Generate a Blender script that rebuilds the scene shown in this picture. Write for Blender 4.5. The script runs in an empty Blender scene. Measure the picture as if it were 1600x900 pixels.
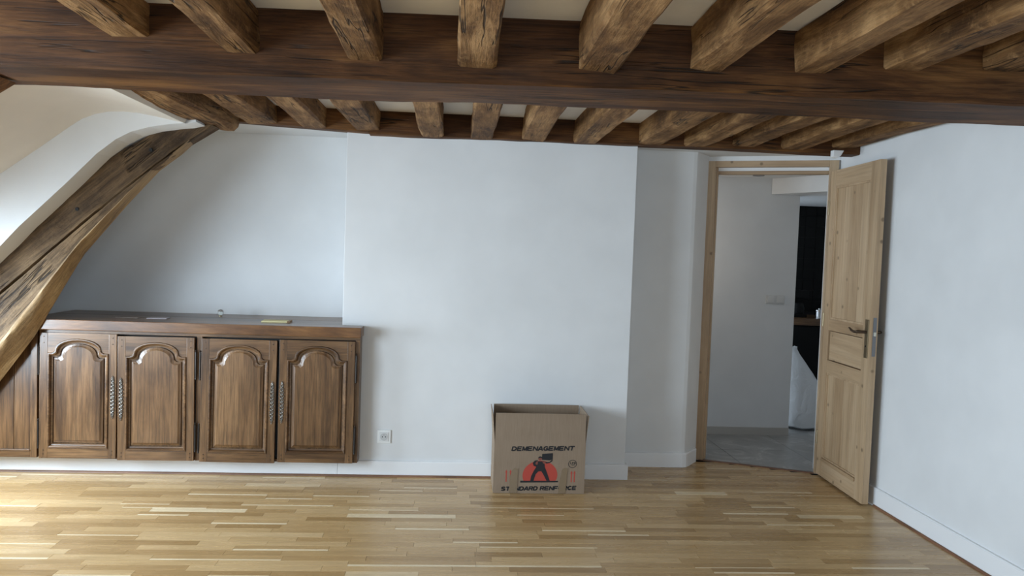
import bpy, bmesh, math, random
from mathutils import Vector, Matrix, noise
R = math.radians
scene = bpy.context.scene
col = scene.collection

# ------------------------------------------------------------------ camera
def make_camera(h=1.42, pitch=2.5, roll=2.0, yaw=4.0, lens=26.0):
    p, r, y = R(pitch), R(roll), R(yaw)
    fw = Vector((math.sin(y)*math.cos(p), math.cos(y)*math.cos(p), -math.sin(p)))
    rt = Vector((math.cos(y), -math.sin(y), 0)); up = rt.cross(fw)
    rt2 = math.cos(r)*rt + math.sin(r)*up
    up2 = -math.sin(r)*rt + math.cos(r)*up
    m = Matrix((rt2, up2, -fw)).transposed().to_4x4()
    m.translation = (0, 0, h)
    cd = bpy.data.cameras.new('camera'); cd.sensor_width = 36; cd.lens = lens; cd.clip_start = .05
    co = bpy.data.objects.new('camera', cd); co.matrix_world = m; col.objects.link(co)
    scene.camera = co
make_camera()

# ------------------------------------------------------------------ world, daylight, exposure
w = bpy.data.worlds.new('world'); scene.world = w; w.use_nodes = True
w.node_tree.nodes['Background'].inputs[0].default_value = (.72, .86, 1, 1)
w.node_tree.nodes['Background'].inputs[1].default_value = 2.0
vs = scene.view_settings
vs.view_transform = 'Standard'; vs.look = 'None'; vs.gamma = 1; vs.use_curve_mapping = False
vs.exposure = -0.46

def area(name, loc, direction, sx, sy, watts, color=(.69, .85, 1)):
    l = bpy.data.lights.new(name, 'AREA'); l.shape = 'RECTANGLE'; l.size = sx; l.size_y = sy
    l.energy = watts; l.color = color; l.spread = R(150)
    o = bpy.data.objects.new(name, l); col.objects.link(o)
    o.location = loc; o.rotation_euler = Vector(direction).to_track_quat('-Z', 'Y').to_euler()
    return o
# daylight through the dormer windows of the left slope and fill from an unseen window behind the viewer
area('daylight_dormer', (-3.22, 3.80, .90), (.9, .55, -.60), .84, .78, 90)
area('daylight_second_dormer', (-3.22, 1.65, 1.14), (1, 0, -.05), 2.0, 1.2, 185)
area('rear_window_fill', (.2, -2.28, 1.35), (0, 1, .22), 2.2, 1.2, 42)  # unseen fill, tilted up to lift the recess and the ceiling
area('hall_fill', (1.47, 5.75, 1.5), (1, -.05, -.1), .3, .8, 3.4, (1, .92, .82))  # unseen lamp added to brighten the hall

# ------------------------------------------------------------------ helpers
def tag(o, label=None, cat=None, group=None, kind=None):
    if label: o['label'] = label
    if cat: o['category'] = cat
    if group: o['group'] = group
    if kind: o['kind'] = kind
    return o
def empty(name, loc=(0, 0, 0), rz=0, label=None, cat=None, group=None, kind=None):
    o = bpy.data.objects.new(name, None); o.empty_display_size = .1
    o.location = loc; o.rotation_euler = (0, 0, rz); col.objects.link(o)
    return tag(o, label, cat, group, kind)
class MB:
    def __init__(s): s.v = []; s.f = []
    def add(s, vs, fs):
        b = len(s.v); s.v += [tuple(p) for p in vs]; s.f += [tuple(b+i for i in f) for f in fs]; return s
    def box(s, x0, y0, z0, x1, y1, z1):
        x0, x1 = sorted((x0, x1)); y0, y1 = sorted((y0, y1)); z0, z1 = sorted((z0, z1))
        v = [(x, y, z) for z in (z0, z1) for y in (y0, y1) for x in (x0, x1)]
        return s.add(v, [(0, 2, 3, 1), (4, 5, 7, 6), (0, 1, 5, 4), (2, 6, 7, 3), (0, 4, 6, 2), (1, 3, 7, 5)])
    def prism(s, poly, a, b, axis='z'):
        """poly is a list of 2D points; extruded between a and b along axis (z: xy, y: xz, x: yz)"""
        n = len(poly)
        def P(p, t):
            return (p[0], p[1], t) if axis == 'z' else (p[0], t, p[1]) if axis == 'y' else (t, p[0], p[1])
        v = [P(p, a) for p in poly] + [P(p, b) for p in poly]
        f = [tuple(range(n)), tuple(range(2*n-1, n-1, -1))]
        f += [(i, i+n, (i+1) % n+n, (i+1) % n) for i in range(n)]
        return s.add(v, f)
    def loft(s, rings, caps=True, closed=True):
        n = len(rings[0]); b = []
        for r in rings: b += list(r)
        f = []
        for k in range(len(rings)-1):
            for i in range(n if closed else n-1):
                j = (i+1) % n
                f.append((k*n+i, k*n+j, (k+1)*n+j, (k+1)*n+i))
        if caps and closed:
            f.append(tuple(range(n-1, -1, -1))); f.append(tuple((len(rings)-1)*n+i for i in range(n)))
        return s.add(b, f)
    def tube(s, path, r, n=8, caps=True):
        path = [Vector(p) for p in path]; rings = []
        up = Vector((0, 0, 1))
        for i, p in enumerate(path):
            d = (path[min(i+1, len(path)-1)] - path[max(i-1, 0)]).normalized()
            u = up if abs(d.dot(up)) < .9 else Vector((1, 0, 0))
            a = d.cross(u).normalized(); c = a.cross(d)
            rr = r[i] if isinstance(r, (list, tuple)) else r
            rings.append([p + rr*(math.cos(t)*a + math.sin(t)*c) for t in [2*math.pi*k/n for k in range(n)]])
        return s.loft(rings, caps)
    def lathe(s, prof, n=24, origin=(0, 0, 0), axis='z'):
        rings = []
        for r, h in prof:
            ring = []
            for k in range(n):
                t = 2*math.pi*k/n; a, c = r*math.cos(t), r*math.sin(t)
                q = (a, c, h) if axis == 'z' else (a, h, c) if axis == 'y' else (h, a, c)
                ring.append((origin[0]+q[0], origin[1]+q[1], origin[2]+q[2]))
            rings.append(ring)
        return s.loft(rings)
    def build(s, name, mat, parent=None, loc=(0, 0, 0), rot=None, bevel=0, smooth=False, seg=2):
        me = bpy.data.meshes.new(name); me.from_pydata(s.v, [], s.f); me.update()
        bm = bmesh.new(); bm.from_mesh(me)
        bmesh.ops.recalc_face_normals(bm, faces=bm.faces)
        if bevel:
            es = [e for e in bm.edges if len(e.link_faces) == 2 and e.calc_face_angle(0) > .5]
            bmesh.ops.bevel(bm, geom=es, offset=bevel, segments=seg, profile=.6, affect='EDGES', clamp_overlap=True)
        bm.to_mesh(me); bm.free()
        if smooth:
            for p in me.polygons: p.use_smooth = True
            me.set_sharp_from_angle(angle=R(38))
        me.materials.append(mat)
        return link(name, me, parent, loc, rot)
def link(name, me, parent=None, loc=(0, 0, 0), rot=None):
    o = bpy.data.objects.new(name, me); col.objects.link(o); o.location = loc
    if rot is not None: o.rotation_euler = rot
    if parent: o.parent = parent
    return o
def box(name, mat, b, parent=None, bevel=0, **k):
    return MB().box(*b).build(name, mat, parent, bevel=bevel, **k)
def struct(o, label=None): o['kind'] = 'structure'; return tag(o, label)

# ------------------------------------------------------------------ materials
class NT:
    def __init__(s, name):
        s.m = bpy.data.materials.new(name); s.m.use_nodes = True
        s.n = s.m.node_tree.nodes; s.l = s.m.node_tree.links; s.b = s.n['Principled BSDF']
    def N(s, t, **k):
        nd = s.n.new(t)
        for a, v in k.items():
            if a.startswith('i_'):
                key = a[2:]; key = int(key) if key.isdigit() else key.replace('_', ' ')
                if hasattr(v, 'is_output'): s.l.new(v, nd.inputs[key])
                else: nd.inputs[key].default_value = v
            else: setattr(nd, a, v)
        return nd
    def math(s, op, a, b=0.0, clamp=False):
        nd = s.N('ShaderNodeMath', operation=op, use_clamp=clamp)
        for i, v in enumerate((a, b)):
            if hasattr(v, 'is_output'): s.l.new(v, nd.inputs[i])
            else: nd.inputs[i].default_value = v
        return nd.outputs[0]
    def ramp(s, fac, stops):
        r = s.N('ShaderNodeValToRGB'); s.l.new(fac, r.inputs[0]); e = r.color_ramp.elements
        while len(e) < len(stops): e.new(.5)
        for el, (p, c) in zip(e, stops): el.position = p; el.color = (*c, 1) if len(c) == 3 else c
        return r.outputs[0]
    def mix(s, fac, a, b, mode='MIX'):
        nd = s.N('ShaderNodeMix', data_type='RGBA', blend_type=mode)
        for k, v in ((0, fac), (6, a), (7, b)):
            if hasattr(v, 'is_output'): s.l.new(v, nd.inputs[k])
            elif k == 0: nd.inputs[0].default_value = v
            else: nd.inputs[k].default_value = (*v, 1)
        return nd.outputs[2]
    def out(s, color=None, rough=None, bump=None, bstr=.3, bdist=.004, **k):
        def put(i, v):
            if hasattr(v, 'is_output'): s.l.new(v, s.b.inputs[i])
            else: s.b.inputs[i].default_value = v if not isinstance(v, tuple) or len(v) != 3 else (*v, 1)
        if color is not None: put('Base Color', color)
        if rough is not None: put('Roughness', rough)
        if bump is not None:
            bn = s.N('ShaderNodeBump', i_Strength=bstr, i_Distance=bdist, i_Height=bump)
            s.l.new(bn.outputs[0], s.b.inputs['Normal'])
        for a, v in k.items(): put(a.replace('_', ' '), v)
        return s.m
def plain(name, c, rough=.5, **k): return NT(name).out(c, rough, **k)

def plaster(name, c=(.80, .80, .79), amp=.25):
    t = NT(name); g = t.N('ShaderNodeTexCoord')
    n1 = t.N('ShaderNodeTexNoise', i_Vector=g.outputs['Object'], i_Scale=3.0, i_Detail=3.0)
    n2 = t.N('ShaderNodeTexNoise', i_Vector=g.outputs['Object'], i_Scale=60.0, i_Detail=4.0)
    d = tuple(x*.93 for x in c)
    colr = t.mix(t.ramp(n1.outputs[0], [(.35, (0, 0, 0)), (.7, (1, 1, 1))]), d, c)
    h = t.math('ADD', t.math('MULTIPLY', n1.outputs[0], 1.6), t.math('MULTIPLY', n2.outputs[0], .25))
    return t.out(colr, .72, h, amp, .006)

def wood(name, dark, mid, light, axis='x', rough=.45, stretch=9, scale=6, streak=.5, bump=.25, knots=0, coat=0, fleck=0, crack=0, lo_amt=.3, spec=.5):
    t = NT(name); g = t.N('ShaderNodeTexCoord'); oi = t.N('ShaderNodeObjectInfo')
    off = t.N('ShaderNodeVectorMath', operation='SCALE', i_Scale=37.0)
    cmb = t.N('ShaderNodeCombineXYZ', i_X=oi.outputs['Random'], i_Y=oi.outputs['Random'], i_Z=oi.outputs['Random'])
    t.l.new(cmb.outputs[0], off.inputs[0])
    ad = t.N('ShaderNodeVectorMath', operation='ADD', i_0=g.outputs['Object'], i_1=off.outputs[0])
    def along(k): return {'x': (1/k, 1, 1), 'y': (1, 1/k, 1), 'z': (1, 1, 1/k)}[axis]
    mp = t.N('ShaderNodeMapping', i_Vector=ad.outputs[0], i_Scale=along(stretch))
    mp2 = t.N('ShaderNodeMapping', i_Vector=ad.outputs[0], i_Scale=along(stretch*3))
    wv = t.N('ShaderNodeTexNoise', i_Vector=mp.outputs[0], i_Scale=scale, i_Detail=8.0, i_Roughness=.66, i_Distortion=.9)
    fn = t.N('ShaderNodeTexNoise', i_Vector=mp2.outputs[0], i_Scale=scale*14, i_Detail=4.0, i_Roughness=.7)
    lo = t.N('ShaderNodeTexNoise', i_Vector=ad.outputs[0], i_Scale=3.2, i_Detail=3.0)
    f = t.math('ADD', t.math('MULTIPLY', wv.outputs[0], 1-lo_amt), t.math('MULTIPLY', lo.outputs[0], lo_amt))
    c = t.ramp(f, [(.37, dark), (.50, mid), (.63, light)])
    st = t.ramp(fn.outputs[0], [(.38, (.28,)*3), (.55, (1, 1, 1))])
    c = t.mix(streak, c, st, 'MULTIPLY')
    h = t.math('ADD', wv.outputs[0], t.math('MULTIPLY', fn.outputs[0], .5))
    if fleck:
        fl = t.N('ShaderNodeTexNoise', i_Vector=ad.outputs[0], i_Scale=16.0, i_Detail=6.0, i_Roughness=.78)
        c = t.mix(t.math('MULTIPLY', t.ramp(fl.outputs[0], [(.52, (0, 0, 0)), (.68, (1, 1, 1))]), fleck), c, light)
        h = t.math('ADD', h, t.math('MULTIPLY', fl.outputs[0], .8))
    if knots:
        vo = t.N('ShaderNodeTexVoronoi', feature='F1', i_Vector=ad.outputs[0], i_Scale=knots)
        kf = t.ramp(vo.outputs['Distance'], [(.07, (1, 1, 1)), (.13, (0, 0, 0))])
        c = t.mix(t.math('MULTIPLY', kf, .8), c, tuple(x*.42 for x in dark))
    if crack:
        cn = t.N('ShaderNodeTexNoise', i_Vector=mp2.outputs[0], i_Scale=scale*1.8, i_Detail=3.0, i_Roughness=.55)
        d = t.math('ABSOLUTE', t.math('SUBTRACT', cn.outputs[0], .5))
        br = t.N('ShaderNodeTexNoise', i_Vector=ad.outputs[0], i_Scale=2.5)
        k = t.math('MULTIPLY', t.ramp(d, [(.004, (1, 1, 1)), (.014, (0, 0, 0))]), t.ramp(br.outputs[0], [(.5, (0, 0, 0)), (.56, (1, 1, 1))]))
        c = t.mix(t.math('MULTIPLY', k, crack), c, (.012, .007, .004))
        h = t.math('SUBTRACT', h, t.math('MULTIPLY', k, 1.2))
    k = dict(Coat_Weight=coat, Coat_Roughness=.25) if coat else {}
    k['Specular_IOR_Level'] = spec
    return t.out(c, rough, h, bump, .008, **k)

M = {}
M['wall'] = plaster('white_plaster', (.74, .74, .735), .12)
M['ceil'] = plaster('ceiling_plaster', (.92, .90, .86), .4)
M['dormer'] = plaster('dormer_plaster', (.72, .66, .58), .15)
M['paint'] = plain('white_gloss_paint', (.80, .80, .80), .35)
M['beam'] = wood('beam_oak', (.034, .0125, .0035), (.088, .034, .0095), (.185, .082, .024), 'x', .6, 9, 8, .6, .5, crack=.9, spec=.2)
M['joist'] = wood('joist_oak', (.068, .030, .010), (.195, .098, .036), (.42, .242, .105), 'x', .7, 5, 8, .5, .9, fleck=.45, crack=.8, spec=.2)
M['strut'] = wood('strut_oak', (.042, .023, .010), (.118, .070, .033), (.235, .148, .075), 'x', .65, 9, 9, .6, .8, fleck=.22, crack=.9, spec=.25)
M['strut_bounce'] = wood('strut_bounce_oak', (.15, .086, .034), (.31, .192, .085), (.44, .295, .142), 'x', .6, 8, 7, .5, .6, fleck=.2)  # paler oak for the strut's underside, floor bounce put into the colour
for ax in 'xyz':
    M['walnut_'+ax] = wood('walnut_'+ax, (.058, .026, .0100), (.136, .067, .0265), (.230, .122, .053), ax, .33, 9, 8, .6, .10, coat=.2, lo_amt=.22)
    M['pine_'+ax] = wood('pine_'+ax, (.36, .235, .130), (.46, .318, .188), (.54, .39, .245), ax, .42, 14, 6, .22, .08, knots=8 if ax == 'z' else 9, lo_amt=.15)
M['edge'] = wood('worktop_edge', (.055, .021, .007), (.155, .066, .021), (.27, .130, .045), 'x', .3, 4, 6, .4, .08, coat=.3)
M['plate'] = plain('iron_fitting', (.22, .205, .185), .42, Metallic=.8)
M['darkiron'] = plain('dark_iron', (.03, .025, .022), .45, Metallic=.7)
M['brass'] = plain('aged_brass', (.30, .24, .15), .35, Metallic=.9)
M['bronze'] = plain('dark_bronze', (.09, .06, .04), .35, Metallic=.8)
M['steel'] = plain('lock_steel', (.22, .22, .23), .4, Metallic=.9)
M['plastic'] = plain('white_plastic', (.82, .82, .80), .35)
M['hole'] = plain('dark_hole', (.01, .01, .01), .8)
M['black'] = plain('black_print', (.012, .012, .014), .7)
M['red'] = plain('red_print', (.42, .055, .035), .7)
M['skinprint'] = plain('brown_print', (.20, .06, .04), .7)
M['paper'] = plain('yellow_paper', (.75, .66, .36), .8)
M['greypaper'] = plain('grey_paper', (.42, .38, .40), .6)
M['darkwall'] = plain('dark_tile', (.006, .006, .006), .5, Specular_IOR_Level=.12)
M['grout'] = plain('dark_grout', (.006, .006, .006), .8)
M['tilebase'] = plain('beige_tile', (.46, .43, .39), .45)
M['bead'] = wood('reddish_bead', (.10, .045, .02), (.20, .09, .045), (.28, .14, .07), 'x', .45, 8, 8, .3, .1)
M['beady'] = wood('reddish_bead_y', (.10, .045, .02), (.20, .09, .045), (.28, .14, .07), 'y', .45, 8, 8, .3, .1)
M['sub'] = plain('subfloor', (.05, .03, .018), .8)

def parquet():
    t = NT('oak_parquet'); g = t.N('ShaderNodeTexCoord'); oi = t.N('ShaderNodeObjectInfo')
    at = t.N('ShaderNodeAttribute', attribute_name='rnd')
    r = t.math('FRACT', t.math('ADD', oi.outputs['Random'], at.outputs['Fac']))
    cmb = t.N('ShaderNodeCombineXYZ', i_X=t.math('MULTIPLY', r, 91.0), i_Y=t.math('MULTIPLY', r, 53.0), i_Z=0.0)
    ad = t.N('ShaderNodeVectorMath', operation='ADD', i_0=g.outputs['Object'], i_1=cmb.outputs[0])
    mp = t.N('ShaderNodeMapping', i_Vector=ad.outputs[0], i_Scale=(.09, 1, 1))
    n = t.N('ShaderNodeTexNoise', i_Vector=mp.outputs[0], i_Scale=34.0, i_Detail=5.0, i_Roughness=.65, i_Distortion=.8)
    base = t.ramp(r, [(0, (.36, .215, .085)), (.3, (.455, .285, .125)), (.65, (.53, .345, .16)), (.97, (.59, .40, .20)), (.985, (.72, .56, .35)), (1, (.76, .60, .38))])
    gr = t.ramp(n.outputs[0], [(.3, (.72, .70, .66)), (.6, (1, 1, 1))])
    c = t.mix(.75, base, gr, 'MULTIPLY')
    rg = t.ramp(n.outputs[0], [(.3, (.34,)*3), (.7, (.24,)*3)])
    return t.out(c, rg, n.outputs[0], .05, .002)
M['parquet'] = parquet()
M['sapwood'] = wood('pale_sapwood', (.66, .50, .30), (.74, .59, .38), (.80, .66, .45), 'x', .3, 10, 20, .1, .03)

def cardboard():
    t = NT('cardboard'); g = t.N('ShaderNodeTexCoord')
    mp = t.N('ShaderNodeMapping', i_Vector=g.outputs['Object'], i_Scale=(1, 1, .06))
    n = t.N('ShaderNodeTexNoise', i_Vector=mp.outputs[0], i_Scale=160.0, i_Detail=2.0)
    n2 = t.N('ShaderNodeTexNoise', i_Vector=g.outputs['Object'], i_Scale=9.0, i_Detail=4.0)
    f = t.math('ADD', t.math('MULTIPLY', n.outputs[0], .5), t.math('MULTIPLY', n2.outputs[0], .5))
    return t.out(t.ramp(f, [(.35, (.235, .168, .112)), (.65, (.275, .200, .137))]), .8, n.outputs[0], .1, .002)
M['card'] = cardboard()
def tape():
    return NT('brown_tape').out((.22, .158, .098), .22)
M['tape'] = tape()
def marble():
    t = NT('grey_stone_tile'); g = t.N('ShaderNodeTexCoord'); oi = t.N('ShaderNodeObjectInfo')
    n = t.N('ShaderNodeTexNoise', i_Vector=g.outputs['Object'], i_Scale=3.0, i_Detail=8.0, i_Roughness=.65, i_Distortion=2.0)
    return t.out(t.ramp(n.outputs[0], [(.3, (.24, .24, .235)), (.55, (.33, .33, .32)), (.62, (.46, .46, .45)), (.7, (.33, .33, .32))]), .3)
M['tile'] = marble()
def glass(name, mixv=.12):
    m = bpy.data.materials.new(name); m.use_nodes = True; n = m.node_tree.nodes; l = m.node_tree.links
    n.remove(n['Principled BSDF'])
    a = n.new('ShaderNodeBsdfTransparent'); b = n.new('ShaderNodeBsdfGlossy'); b.inputs['Roughness'].default_value = .05
    x = n.new('ShaderNodeMixShader'); x.inputs[0].default_value = mixv
    l.new(a.outputs[0], x.inputs[1]); l.new(b.outputs[0], x.inputs[2]); l.new(x.outputs[0], n['Material Output'].inputs[0])
    return m
M['pane'] = glass('window_glass', .06)
M['glassball'] = plain('clear_glass', (.9, .93, .9), .03, Transmission_Weight=.9, IOR=1.45)
def fabric_bag():
    t = NT('white_woven_plastic'); g = t.N('ShaderNodeTexCoord')
    n = t.N('ShaderNodeTexNoise', i_Vector=g.outputs['Object'], i_Scale=9.0, i_Detail=5.0, i_Distortion=1.5)
    return t.out((.72, .73, .74), .45, n.outputs[0], .6, .02)
M['bag'] = fabric_bag()

# ------------------------------------------------------------------ the room shell
XL, XR, YR = -3.15, 2.525, -2.2
CH = 2.335           # plaster between the joists, near bay
CB = 2.275           # plaster between the joists, far bay
# floor slab with parquet staves as parts
floor = struct(MB().prism([(XL, YR), (XR, YR), (XR, 4.86), (2.46, 4.86), (1.79, 5.175), (1.70, 5.175), (1.10, 5.0), (1.10, 4.70), (XL, 4.70)], -.06, -.010).build('floor', M['sub']), 'oak parquet floor of small staves running left to right')
rng = random.Random(7)
PITCH = .056
def edge_right(y):
    if y < 4.80: return 2.50
    return 2.46 - (y-4.86)*(2.46-1.79)/(5.175-4.86)
def edge_left(y): return -3.12 if y < 4.655 else 1.10
staves = []
y = YR + .02
while y < 5.10:
    xl, xr = edge_left(y+PITCH), min(edge_right(y+PITCH), 2.50)
    x = xl - rng.uniform(0, .35)
    while x < xr:
        L = rng.choice((.26, .32, .38, .44, .50, .58))
        a, b = max(x, xl), min(x+L, xr)
        if b-a > .03: staves.append((a, b, y, rng.uniform(0, .0007), L))
        x += L
    y += PITCH
# some staves are made up with a thin sliver of pale sapwood
full = []
for a, b, yy, dz, L in staves:
    if b-a > .2 and rng.random() < .13:
        wn = rng.choice((.010, .014, .018))
        full.append((a, b, yy+wn, dz, PITCH-wn, 0)); full.append((a, b, yy, dz, wn, 1))
    else: full.append((a, b, yy, dz, PITCH, 0))
staves = full
vis = [s for s in staves if s[2] > 2.98 and s[0] > -.60*s[2]-.35]
vis.sort(key=lambda s: s[2] - .6*(s[1]-s[0]))
vis = set(vis[:300])
cache = {}
def stave_mesh(L, h=PITCH, pale=0):
    key = (round(L, 3), round(h, 3), pale)
    if key not in cache:
        g = .0003
        me = bpy.data.meshes.new('parquet_stave')
        v = [(g, g, -.010), (L-g, g, -.010), (L-g, h-g, -.010), (g, h-g, -.010),
             (g, g, -.001), (L-g, g, -.001), (L-g, h-g, -.001), (g, h-g, -.001),
             (2*g, 2*g, 0), (L-2*g, 2*g, 0), (L-2*g, h-2*g, 0), (2*g, h-2*g, 0)]
        f = [(8, 9, 10, 11)] + [(i, (i+1) % 4, (i+1) % 4+4, i+4) for i in range(4)] + [(i+4, (i+1) % 4+4, (i+1) % 4+8, i+8) for i in range(4)]
        me.from_pydata(v, [], f); me.update(); me.materials.append(M['sapwood' if pale else 'parquet'])
        cache[key] = me
    return cache[key]
rest = MB(); rr = []; mi = []
for s in staves:
    a, b, yy, dz, wn, pale = s
    me = stave_mesh(b-a, wn, pale)
    if s in vis: link('parquet_stave', me, floor, (a, yy, dz))
    else:
        rest.add([(v.co.x+a, v.co.y+yy, v.co.z+dz) for v in me.vertices], [tuple(p.vertices) for p in me.polygons])
        rr += [rng.random()]*len(me.polygons); mi += [pale]*len(me.polygons)
ro = rest.build('parquet_staves', M['parquet'], floor); ro['kind'] = 'stuff'
ro.data.materials.append(M['sapwood']); ro.data.polygons.foreach_set('material_index', mi)
atr = ro.data.attributes.new('rnd', 'FLOAT', 'FACE'); atr.data.foreach_set('value', rr)

# walls
NB = 5.20           # niche back
struct(box('wall_back', M['wall'], (XL-.1, NB, 0, -.728, NB+.12, 2.4)), 'white plaster back wall of the niche above the cabinet')
struct(MB().box(-.728, 4.67, 0, 1.097, 5.32, 2.15).build('wall_chimney', M['wall'], bevel=.004), 'broad white chimney breast wall behind the cardboard box')
RW = [(1.097, 4.97), (1.56, 4.97), (1.585, 4.977), (1.603, 4.995), (1.72, 5.145), (1.72, 5.30), (1.097, 5.30)]
struct(MB().prism(RW, 0, 2.17).build('wall_recess', M['wall']), 'narrow shaded white wall set back left of the doorway')
struct(box('wall_right', M['wall'], (XR, YR-.1, 0, XR+.12, 4.90, 2.45)), 'bright white right wall beside the open door')
struct(MB().prism([(2.475, 4.855), (XR+.12, 4.85), (XR+.12, 5.05), (2.52, 5.0)], 0, 2.4).build('wall_jamb', M['wall']))
# plaster over the doorway and soffits behind the far beam
DA, DB = Vector((1.72, 5.165)), Vector((2.51, 4.835))       # door frame line in plan
struct(MB().prism([(1.60, 5.10), (1.72, 5.165), (2.51, 4.835), (XR+.05, 4.83), (XR+.05, 5.0), (1.72, 5.32), (1.60, 5.32)], 2.137, 2.45).build('wall_lintel', M['wall']))
struct(MB().prism([(1.0, 4.70), (XR+.05, 4.70), (XR+.05, 4.95), (1.72, 5.2), (1.0, 5.2)], 2.168, 2.3).build('ceiling_recess', M['wall']))
struct(box('ceiling_niche', M['wall'], (-2.0, 4.70, 2.19, -.70, NB+.05, 2.35)))
struct(box('wall_rear', M['wall'], (XL-.1, YR-.12, 0, XR+.1, YR, .75)))
for bb in ((XL-.1, YR-.12, .75, -.9, YR, 2.45), (1.3, YR-.12, .75, XR+.1, YR, 2.45), (-.9, YR-.12, 1.95, 1.3, YR, 2.45)):
    struct(box('wall_rear', M['wall'], bb))
# ceilings
struct(box('ceiling', M['ceil'], (-1.6, YR-.1, CH, XR+.1, 3.10, CH+.08)), 'cream plaster ceiling between the old joists')
struct(box('ceiling_back', M['ceil'], (-1.6, 3.05, CB, XR+.1, 4.80, CB+.12)))
# left side: low wall with dormer windows under sloping plaster
def wall_with_openings(name, ops, y0, y1, z1):
    m = MB(); ys = y0
    for a, b, za, zb in ops:
        m.box(XL-.12, ys, 0, XL, a, z1); m.box(XL-.12, a, 0, XL, b, za); m.box(XL-.12, a, zb, XL, b, z1); ys = b
    m.box(XL-.12, ys, 0, XL, y1, z1)
    return struct(m.build(name, M['wall']))
WZ0, WZ1 = .48, 1.30
wall_with_openings('wall_left', [(3.36, 4.23, WZ0, WZ1)], 3.0, 4.3, 1.36)
wall_with_openings('wall_left_near', [(.6, 2.7, WZ0, 1.80)], YR-.1, 3.0, 1.95)
struct(MB().prism([(XL-.12, 1.93), (XL, 1.90), (-2.45, CH), (-1.55, CH), (-1.55, CH+.08), (-2.5, CH+.08)], YR-.1, 3.015, 'y').build('ceiling_slope_near', M['wall']))
struct(MB().prism([(XL-.12, 1.36), (-3.14, 1.36), (-2.08, 2.10), (-2.08, CH+.1), (XL-.12, CH+.1)], 2.96, 3.015, 'y').build('wall_truss', M['wall']))
struct(box('wall_left_low', M['wall'], (XL-.12, 4.3, 0, XL, NB+.1, .90)))
CK = 4.25
B_ = [(XL-.05, 1.313), (-2.531, 1.768), (-2.33, 1.916), (-2.162, 2.045), (-2.10, 2.088), (-2.03, 2.118), (-1.96, 2.134), (-1.88, 2.138), (-1.80, 2.134), (-1.70, 2.118), (-1.559, 2.092)]
A_ = [(XL-.05, .685), (-2.529, 1.373), (-2.429, 1.486), (-2.193, 1.722), (-2.02, 1.903), (-1.92, 1.985), (-1.84, 2.030), (-1.737, 2.062), (-1.64, 2.080), (-1.555, 2.091)]
# dormer ceiling, extruded along the room
m = MB()
top = [(x-.03, z+.10) for x, z in B_]
m.prism(B_ + [(-1.47, 2.30), (-1.60, 2.45)] + top[::-1][2:], 3.295, CK+.02, 'y')
o = struct(m.build('ceiling_dormer', M['dormer'], smooth=True), 'sloping cream plaster ceiling of the dormer above the bright reveal')
# far cheek of the dormer with the roof slope running back from its edge
m = MB(); m.prism(A_ + B_[::-1], CK, CK+.03, 'y')
struct(m.build('wall_dormer', M['wall']), 'bright white dormer reveal lit by the window, left of the old strut')
m = MB(); m.prism(A_ + [(-1.50, 2.105), (-1.56, 2.30), (-1.75, 2.28), (XL-.05, .85)], CK+.03, 4.54, 'y')
m.prism([(XL-.05, .92), (-1.78, 2.29), (-1.9, 2.4), (XL-.05, 1.05)], 4.542, NB+.05, 'y')
struct(m.build('ceiling_slope', M['wall']))
# windows of the dormers (out of the picture to the left)
def window(name, y0, y1, WZ1=WZ1):
    e = struct(empty(name, (XL-.10, (y0+y1)/2, WZ0)))
    hw = (y1-y0)/2; H = WZ1-WZ0
    m = MB().box(-.03, -hw, 0, .03, hw, .05).box(-.03, -hw, H-.05, .03, hw, H).box(-.03, -hw, .05, .03, -hw+.05, H-.05).box(-.03, hw-.05, .05, .03, hw, H-.05).box(-.03, -.03, .05, .03, .03, H-.05)
    m.build('window_frame', M['paint'], e)
    for s in (-1, 1):
        a, b = sorted((s*.03, s*(hw-.05)))
        box('pane', M['pane'], (-.004, a, .05, .004, b, H-.05), e)
    return e
window('window_1', 3.36, 4.23); window('window_2', .6, 2.7, 1.80)

# baseboards with a thin reddish bead along the floor
def baseboard(name, poly, z1=.098, rail=.018):
    """poly: outer face polyline in plan, room on its right; thickness laid behind"""
    m = MB(); n = len(poly); P = [Vector(p) for p in poly]; out = []
    for i, p in enumerate(P):
        ds = []
        if i: ds.append((P[i]-P[i-1]).normalized())
        if i < n-1: ds.append((P[i+1]-P[i]).normalized())
        d = sum(ds, Vector((0, 0))).normalized(); nn = Vector((-d.y, d.x)); k = 1/max(.5, nn.dot(Vector((-ds[0].y, ds[0].x))))
        out.append(p + nn*rail*k)
    rings = []
    for p, q in zip(P, out):
        d = (q-p)
        rings.append([(q.x, q.y, 0), (p.x, p.y, 0), (p.x, p.y, z1-.006), (p.x+d.x*.25, p.y+d.y*.25, z1), (q.x, q.y, z1)])
    m.loft(rings)
    return struct(m.build(name, M['paint']))
def bead(name, a, b, mat, r=.011):
    a, b = Vector(a), Vector(b); d = (b-a).normalized(); nn = Vector((d.y, -d.x))
    rings = []
    for p in (a, b):
        rings.append([(p.x, p.y, .0008), (p.x+nn.x*r, p.y+nn.y*r, .0008), (p.x+nn.x*r*.75, p.y+nn.y*r*.75, .008), (p.x, p.y, .012)])
    m = MB().loft(rings); return struct(m.build(name, mat))
baseboard('baseboard_cabinet', [(-3.14, 4.652), (-.735, 4.652)], .104)
baseboard('baseboard_chimney', [(-.733, 4.652), (1.115, 4.652), (1.115, 4.955)], .098)
baseboard('baseboard_recess', [(1.117, 4.953), (1.565, 4.953), (1.595, 4.962), (1.617, 4.983), (1.712, 5.105)], .098)
baseboard('baseboard_right', [(2.507, 4.83), (2.507, -2.1)], .112)
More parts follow.
